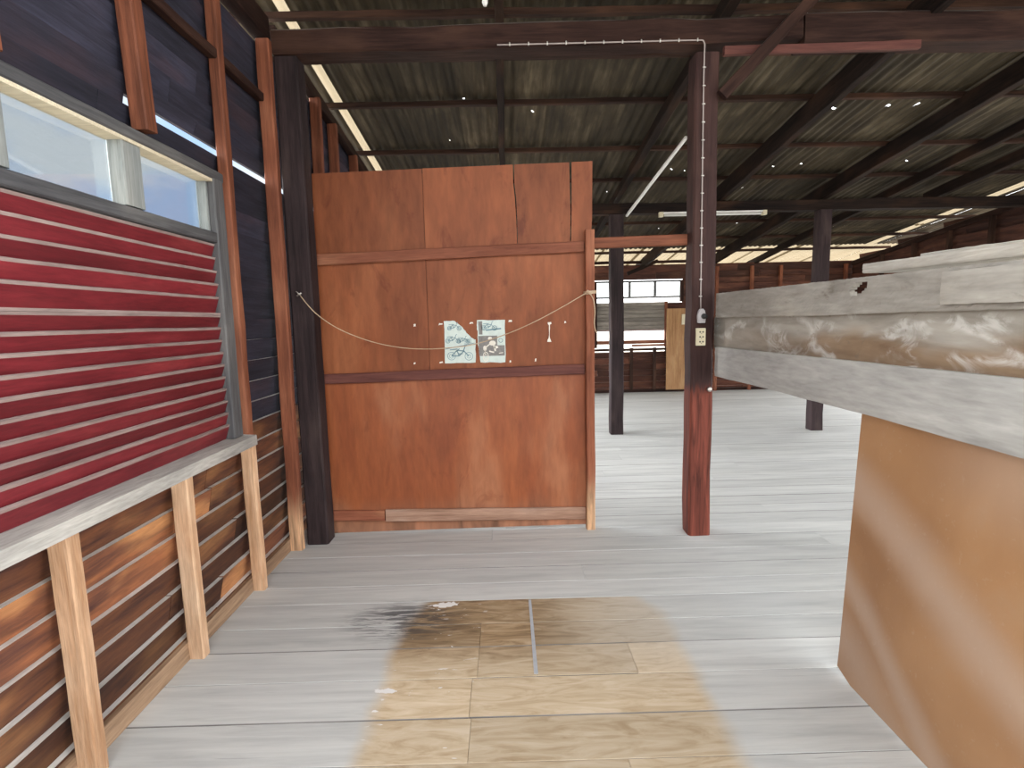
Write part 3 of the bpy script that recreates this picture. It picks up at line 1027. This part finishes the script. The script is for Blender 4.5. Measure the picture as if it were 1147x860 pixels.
b.prism(torn([(.300, 1.392), (.330, 1.390), (.326, 1.404), (.318, 1.42), (.317, 1.455), (.320, 1.49), (.320, 1.515), (.331, 1.520), (.330, 1.533), (.304, 1.532), (.305, 1.520), (.313, 1.51), (.315, 1.46), (.311, 1.42), (.303, 1.405)], .001, 2), fpz, .0006)
tag(b.build('paper_scrap', M['paper2'], origin=(.315, PF, 1.46)), 'slim white strip of torn paper right of the torn pictures', 'paper scrap', GSC)

# rope slung from the corner post to the partition stud
rp = thing('twine_rope', (-1.38, 3.70, 1.74), 'thin slack twine tied from the corner post to the partition stud', 'rope')
ctl = [(-1.375, 3.714, 1.752), (-1.275, 3.712, 1.628), (-1.144, 3.80, 1.514), (-.943, 3.85, 1.424), (-.738, 3.855, 1.377), (-.55, 3.855, 1.363), (-.362, 3.855, 1.371), (-.20, 3.855, 1.394), (.012, 3.85, 1.458), (.201, 3.85, 1.535), (.40, 3.84, 1.635), (.545, 3.845, 1.715), (.575, 3.852, 1.728)]


def smooth_path(c, k=6):
    c = [Vector(q) for q in c]
    out = []
    for i in range(len(c) - 1):
        p0, p1, p2, p3 = c[max(i - 1, 0)], c[i], c[i + 1], c[min(i + 2, len(c) - 1)]
        for j in range(k):
            t = j / k
            out.append(.5 * ((2 * p1) + (p2 - p0) * t + (2 * p0 - 5 * p1 + 4 * p2 - p3) * t * t + (3 * p1 - p0 - 3 * p2 + p3) * t ** 3))
    out.append(c[-1])
    return out


b = MB(); b.tube(smooth_path(ctl), .0034, 8); b.build('strand', M['rope'], rp, True)
b = MB()
for k in range(3):
    z = 1.722 + k * .007
    b.tube([(.564 + .004 * k, 3.853, z), (.60, 3.848 - .003 * k, z + .004), (.640, 3.853, z + .008), (.643, 3.89, z + .008), (.60, 3.928, z + .006), (.561, 3.89, z + .002)], .0045, 8, closed=True)
b.tube([(.575, 3.846, 1.742), (.592, 3.838, 1.733), (.607, 3.84, 1.722)], .011, 8)
kt_ = b.build('knot', M['rope'], rp, True)
b = MB(); b.tube(smooth_path([(.60, 3.84, 1.72), (.622, 3.842, 1.68), (.632, 3.846, 1.60), (.628, 3.846, 1.53), (.632, 3.846, 1.48), (.645, 3.848, 1.45)]), .004, 8); b.build('loose_tail', M['rope'], kt_, True)
b = MB(); b.tube([(-1.372, 3.726, 1.752), (-1.372, 3.700, 1.752), (-1.380, 3.696, 1.765), (-1.392, 3.70, 1.775)], .004, 8); b.tube([(-1.39, 3.705, 1.745), (-1.372, 3.702, 1.757), (-1.36, 3.706, 1.765)], .006, 8); b.build('hook', M['metal'], rp, True)

# ---------------------------------------------------------------- electrics
cb = thing('electric_cable', (1.325, 3.695, 3.2), 'thin cable clipped along the tie beam and down the socket post', 'cable')
zb = lambda x: 3.293 + (x + .01) * .006
b = MB()
b.tube(smooth_path([(-.01, 3.688, zb(0)), (.4, 3.688, zb(.4)), (.9, 3.688, zb(.9)), (1.25, 3.688, zb(1.25)), (1.312, 3.690, zb(1.3) - .01), (1.318, 3.694, 3.22), (1.318, 3.698, 3.0), (1.320, 3.698, 2.4), (1.322, 3.698, 1.9), (1.324, 3.698, 1.60)], 4), .0045, 8)
wr_ = b.build('wire', M['cable'], cb, True)
for k in range(11):
    x = .07 + k * .12
    b = MB(); b.tube([(x, 3.684, zb(x) - .010), (x, 3.681, zb(x)), (x, 3.684, zb(x) + .010)], .0042, 8); b.build('cable_clip', M['clip'], cb, True)
for k in range(14):
    z = 3.14 - k * .112
    b = MB(); b.tube([(1.310, 3.696, z), (1.319, 3.691, z), (1.329, 3.696, z)], .0042, 8); b.build('cable_clip', M['clip'], cb, True)

jb = thing('junction_box', (1.325, 3.69, 1.50), 'grey round-topped junction box with a plug above the ivory socket', 'junction box')
b = MB()
b.prism([(1.302, 1.505), (1.348, 1.505), (1.352, 1.55), (1.345, 1.585), (1.334, 1.60), (1.316, 1.60), (1.306, 1.585), (1.299, 1.55)], lambda u, v, q: (u, 3.700 - q, v), .028)
body = b.build('box_body', M['greyplastic'], jb)
b = MB(); b.tube([(1.338, 3.672, 1.55), (1.338, 3.640, 1.548)], [.019, .015], 12); b.build('plug', M['hole'], jb, True)

ol = thing('power_outlet', (1.327, 3.69, 1.35), 'ivory triple socket plate on the socket post', 'outlet')
b = MB(); b.prism([(1.297, 1.352), (1.355, 1.352), (1.358, 1.356), (1.358, 1.466), (1.355, 1.47), (1.297, 1.47), (1.294, 1.466), (1.294, 1.356)], lambda u, v, q: (u, 3.702 - q, v), .014); plate = b.build('plate', M['plastic'], ol)
for z in (1.378, 1.411, 1.444):
    b = MB()
    for dx in (-.010, .010):
        b.tube([(1.330 + dx, 3.689, z), (1.330 + dx, 3.6865, z)], .0055, 10)
    b.tube([(1.330, 3.689, z - .009), (1.330, 3.6868, z - .009)], .003, 8)
    b.build('socket', M['hole'], ol)
kn = MB(); kn.tube([(1.392, 3.704, 1.05), (1.392, 3.690, 1.05), (1.392, 3.682, 1.05)], [.006, .018, .012], 12)
tag(kn.build('door_stop_knob', M['metal'], smooth=True, origin=(1.392, 3.704, 1.05)), 'small round metal knob low on the socket post', 'knob')

ft = thing('tube_light', (2.66, 7.11, 2.86), 'fluorescent tube fitting under the far cross beam', 'lamp')
b = MB(); b.box((2.02, 7.09, 2.858), (3.34, 7.145, 2.874)); bt_ = b.build('batten', M['white'], ft)
b = MB(); b.tube([(2.06, 7.11, 2.838), (3.30, 7.11, 2.838)], .016, 12); b.build('tube', M['tube'], ft, True)
for x in (1.995, 3.315):
    b = MB(); b.box((x, 7.085, 2.818), (x + .05, 7.15, 2.876)); b.build('end_holder', M['plastic'], bt_)

ih = thing('lamp_holder', (-.075, 3.55, 3.44), 'white lamp holder hanging on a wire above the tie beam', 'lamp')
b = MB(); b.tube([(-.075, 3.55, RZ(3.55) - .01), (-.075, 3.55, 3.52)], .003, 6); b.build('hanging_wire', M['cable'], ih)
b = MB(); b.tube([(-.075, 3.55, 3.525), (-.075, 3.55, 3.515), (-.077, 3.55, 3.47), (-.078, 3.55, 3.45)], [.008, .016, .018, .010], 12); b.build('holder', M['white'], ih, True)

# ---------------------------------------------------------------- far wall: window, shutter, door board, studs
w2 = bpy.data.objects.new('window_2', None)
C.objects.link(w2)
w2.location = (2.8, 11.3, .94)
struct(w2)
for x in (1.86, 3.64):
    timber('side_jamb', (x, 11.28, .94 if x < 2 else 1.86), (x, 11.28, 2.30), .06, .09, M['dark'], parent=w2, jit=.001)
timber('side_jamb', (3.325, 11.28, .94), (3.325, 11.28, 1.87), .06, .05, M['redwood'], parent=w2, jit=.001)
for x in (2.57, 3.09):
    timber('mullion', (x, 11.28, 1.985), (x, 11.28, 2.27), .045, .06, M['jamb'], parent=w2, jit=.001)
for z in (1.965, 2.285):
    timber('transom_rail', (1.9, 11.28, z), (3.61, 11.28, z), .06, .035, M['jamb'], parent=w2, jit=.001)
for xa, xb in ((1.89, 2.547), (2.593, 3.067), (3.113, 3.61)):
    b = MB(); b.box((xa, 11.29, 1.983), (xb, 11.294, 2.268)); b.build('glass_pane', M['glass'], w2)
louvres('louvre_panel', 1.31, 1.86, 7, 1.89, 3.30, w2, [M['greylouvre'], M['greylouvre']], 11.285, -1, axis='x')
b = MB(); b.box((1.89, 11.27, 1.275), (3.30, 11.30, 1.31)); b.build('bottom_rail', M['edge'], w2)
b = MB(); b.box((1.88, 11.275, 1.01), (3.30, 11.30, 1.085)); b.box((2.62, 11.272, .955), (3.30, 11.296, 1.0)); b.build('sill_board', M['redwood'], w2)

timber('door_board', (3.515, 11.205, .05), (3.515, 11.205, 1.72), .40, .035, M['yellow'], 'tall tan board leaning upright beside the far window', 'board', jit=.001, ch=.004)
dd = MB(); dd.box((3.31, 11.225, 0), (3.72, 11.262, .05))
struct(dd.build('trim_6', M['dark']))
b = MB(); b.prism([(3.62, 1.39), (3.73, 1.39), (3.73, 1.60), (3.62, 1.60)], lambda u, v, q: (u, 11.187 - q, v), .03)
tag(b.build('switch_plate', M['plastic'], origin=(3.675, 11.187, 1.39)), 'ivory switch plate high on the tan board by the far window', 'switch')
GB = 'studs of the far wall'
for x, za, zb_, lab in ((1.45, 0, 2.55, 'dark stud of the far wall left of the far window'), (2.60, .06, .93, 'short dark stud under the far window, left one'), (3.08, .06, .93, 'short dark stud under the far window, right one'),
                        (4.35, 0, 2.55, 'brown far wall stud next to the socket post, seen over the barrier'), (5.07, 0, 2.55, 'brown far wall stud, second right of the socket post'),
                        (5.66, 0, 2.55, 'brown far wall stud just left of the far post'), (6.45, 0, 2.55, 'brown far wall stud right of the far post'), (7.0, 0, 2.55, 'dark stud in the far right corner')):
    timber('wall_stud', (x, 11.245, za), (x, 11.245, zb_), .06, .07, M['purlin'] if x < 4 else M['redwood'], lab, 'stud', GB, jit=.002)
struct(timber('trim_7', (1.6, 11.25, .895), (3.30, 11.25, .895), .05, .05, M['purlin']))
GRW = 'studs of the right wall'
for i, y in enumerate((10.3, 9.5, 8.75, 8.0, 7.25)):
    timber('wall_stud', (7.08, y, 0), (7.08, y, RZ(y) - .26), .07, .06, M['purlin'],
           '%s dark stud of the right wall, counting from the far corner' % ordn[i], 'stud', GRW, jit=.002)

# ---------------------------------------------------------------- grey plank barrier and the brown board
GK = 'weathered planks of the barrier'
kw = dict(jit=.003, ch=.004)


def plank(name, ya, yb, z0a, z1a, z0b, z1b, x, t, m, label, wob=0, group=GK, hole=None, seed=1):
    """a plank lying along y in the plane x, from ya (far) to yb (near), with wavy edges; front faces -x"""
    rnd = random.Random(seed)
    n = 190 if hole else 34
    lows, tops = [], []
    for i in range(n + 1):
        k = i / n
        y = ya + (yb - ya) * k
        w1 = wob * (sin(k * 7 + seed) * .5 + sin(k * 17 + seed * 2) * .25) + rnd.uniform(-.0012, .0012)
        lows.append((y, z0a + (z0b - z0a) * k + w1))
        tops.append((y, z1a + (z1b - z1a) * k + rnd.uniform(-.0012, .0012)))
    poly = lows + tops[::-1]
    org = Vector((x, ya, (z0a + z1a) / 2))
    if hole:
        hy, hz, r = hole
    b = MB()
    nz = 16 if hole else 6
    vs, fs = [], []
    for d_ in (0, t):
        for i in range(n + 1):
            for j in range(nz + 1):
                zz = lows[i][1] + (tops[i][1] - lows[i][1]) * j / nz
                vs.append((x + d_ + (rnd.uniform(-.001, .001) if 0 < j < nz else .002 * (1 if d_ == 0 else -1)), lows[i][0], zz))
    W = nz + 1
    N = (n + 1) * W
    gone = set()
    if hole:
        for i in range(n):
            for j in range(nz):
                yc = (lows[i][0] + lows[i + 1][0]) / 2
                zc = lows[i][1] + (tops[i][1] - lows[i][1]) * (j + .5) / nz
                if ((yc - hy) / (r * 2.1)) ** 2 + ((zc - hz + .2 * (yc - hy)) / r) ** 2 < 1:
                    gone.add((i, j))
    for i in range(n):
        for j in range(nz):
            if (i, j) in gone:
                for (di, dj, e) in ((0, -1, ((i, j), (i + 1, j))), (0, 1, ((i, j + 1), (i + 1, j + 1))), (-1, 0, ((i, j), (i, j + 1))), (1, 0, ((i + 1, j), (i + 1, j + 1)))):
                    if (i + di, j + dj) not in gone:
                        p, q = e[0][0] * W + e[0][1], e[1][0] * W + e[1][1]
                        fs.append((p, q, q + N, p + N))
                continue
            a = i * W + j
            fs.append((a, a + 1, a + W + 1, a + W))
            fs.append((N + a, N + a + W, N + a + W + 1, N + a + 1))
    for i in range(n):
        a = i * W
        fs.append((a, a + W, N + a + W, N + a))
        a = i * W + nz
        fs.append((a, N + a, N + a + W, a + W))
    for j in range(nz):
        fs.append((j, N + j, N + j + 1, j + 1))
        a = n * W + j
        fs.append((a, a + 1, N + a + 1, N + a))
    b.add(vs, fs)
    o = b.build(name, m, origin=org)
    # local X along the plank so that the grain follows it
    me = o.data
    R = Matrix(((0, -1, 0), (1, 0, 0), (0, 0, 1))).to_4x4()
    me.transform(R.inverted())
    o.matrix_basis = Matrix.Translation(org) @ R
    return tag(o, label, 'plank', group)


plank('weathered_plank', 3.69, .9, 1.538, 1.700, 1.553, 1.682, 1.424, .028, M['grey'], 'top grey plank of the barrier, with a dark knot hole through it', .004, hole=(2.205, 1.648, .026), seed=2)
plank('weathered_plank', 1.755, .85, 1.570, 1.674, 1.572, 1.672, 1.402, .018, M['grey'], 'short pale board nailed over the near end of the top barrier plank', .002, seed=3)
plank('weathered_plank', 3.80, .9, 1.325, 1.545, 1.345, 1.563, 1.458, .030, M['stained'], 'middle barrier plank with brown damp stains and white bloom', .008, seed=4)
plank('weathered_plank', 3.69, .9, 1.146, 1.340, 1.142, 1.362, 1.424, .028, M['grey2'], 'wide lowest grey plank of the barrier, over the brown board', .006, seed=5)
b_ = plank('weathered_plank', 2.19, .9, 1.705, 1.742, 1.688, 1.722, 1.43, .16, M['grey'], 'grey plank lying flat on top of the barrier', .001, 'planks lying on the barrier', seed=6)
plank('weathered_plank', 2.02, .9, 1.746, 1.761, 1.726, 1.741, 1.53, .14, M['grey'], 'thin pale plank lying uppermost on the barrier', .001, 'planks lying on the barrier', seed=7)

b = MB()
nst = 12
n2 = 10
vs = []
for d_ in (0, .012):
    for i in range(nst + 1):
        y = 2.185 - 1.1 * i / nst
        for j in range(n2 + 1):
            k = j / n2
            z = .004 + 1.152 * k
            yy = y
            if i == 0 and j == 0:
                z = .032
            vs.append((1.405 + .0505 * k + d_, yy - (.0 if i else .012 * k * 0), z))
W = n2 + 1
N = (nst + 1) * W
fs = []
for i in range(nst):
    for j in range(n2):
        a = i * W + j
        fs += [(a, a + 1, a + W + 1, a + W), (N + a, N + a + W, N + a + W + 1, N + a + 1)]
    a = i * W
    fs.append((a, a + W, N + a + W, N + a))
    a = i * W + n2
    fs.append((a, N + a, N + a + W, a + W))
for j in range(n2):
    fs.append((j, N + j, N + j + 1, j + 1))
    a = nst * W + j
    fs.append((a, a + 1, N + a + 1, N + a))
b.add(vs, fs)
tag(b.build('brown_board', M['hardboard'], origin=(1.405, 2.185, 0)), 'smooth brown board with pale diagonal bands standing under the plank barrier', 'board')
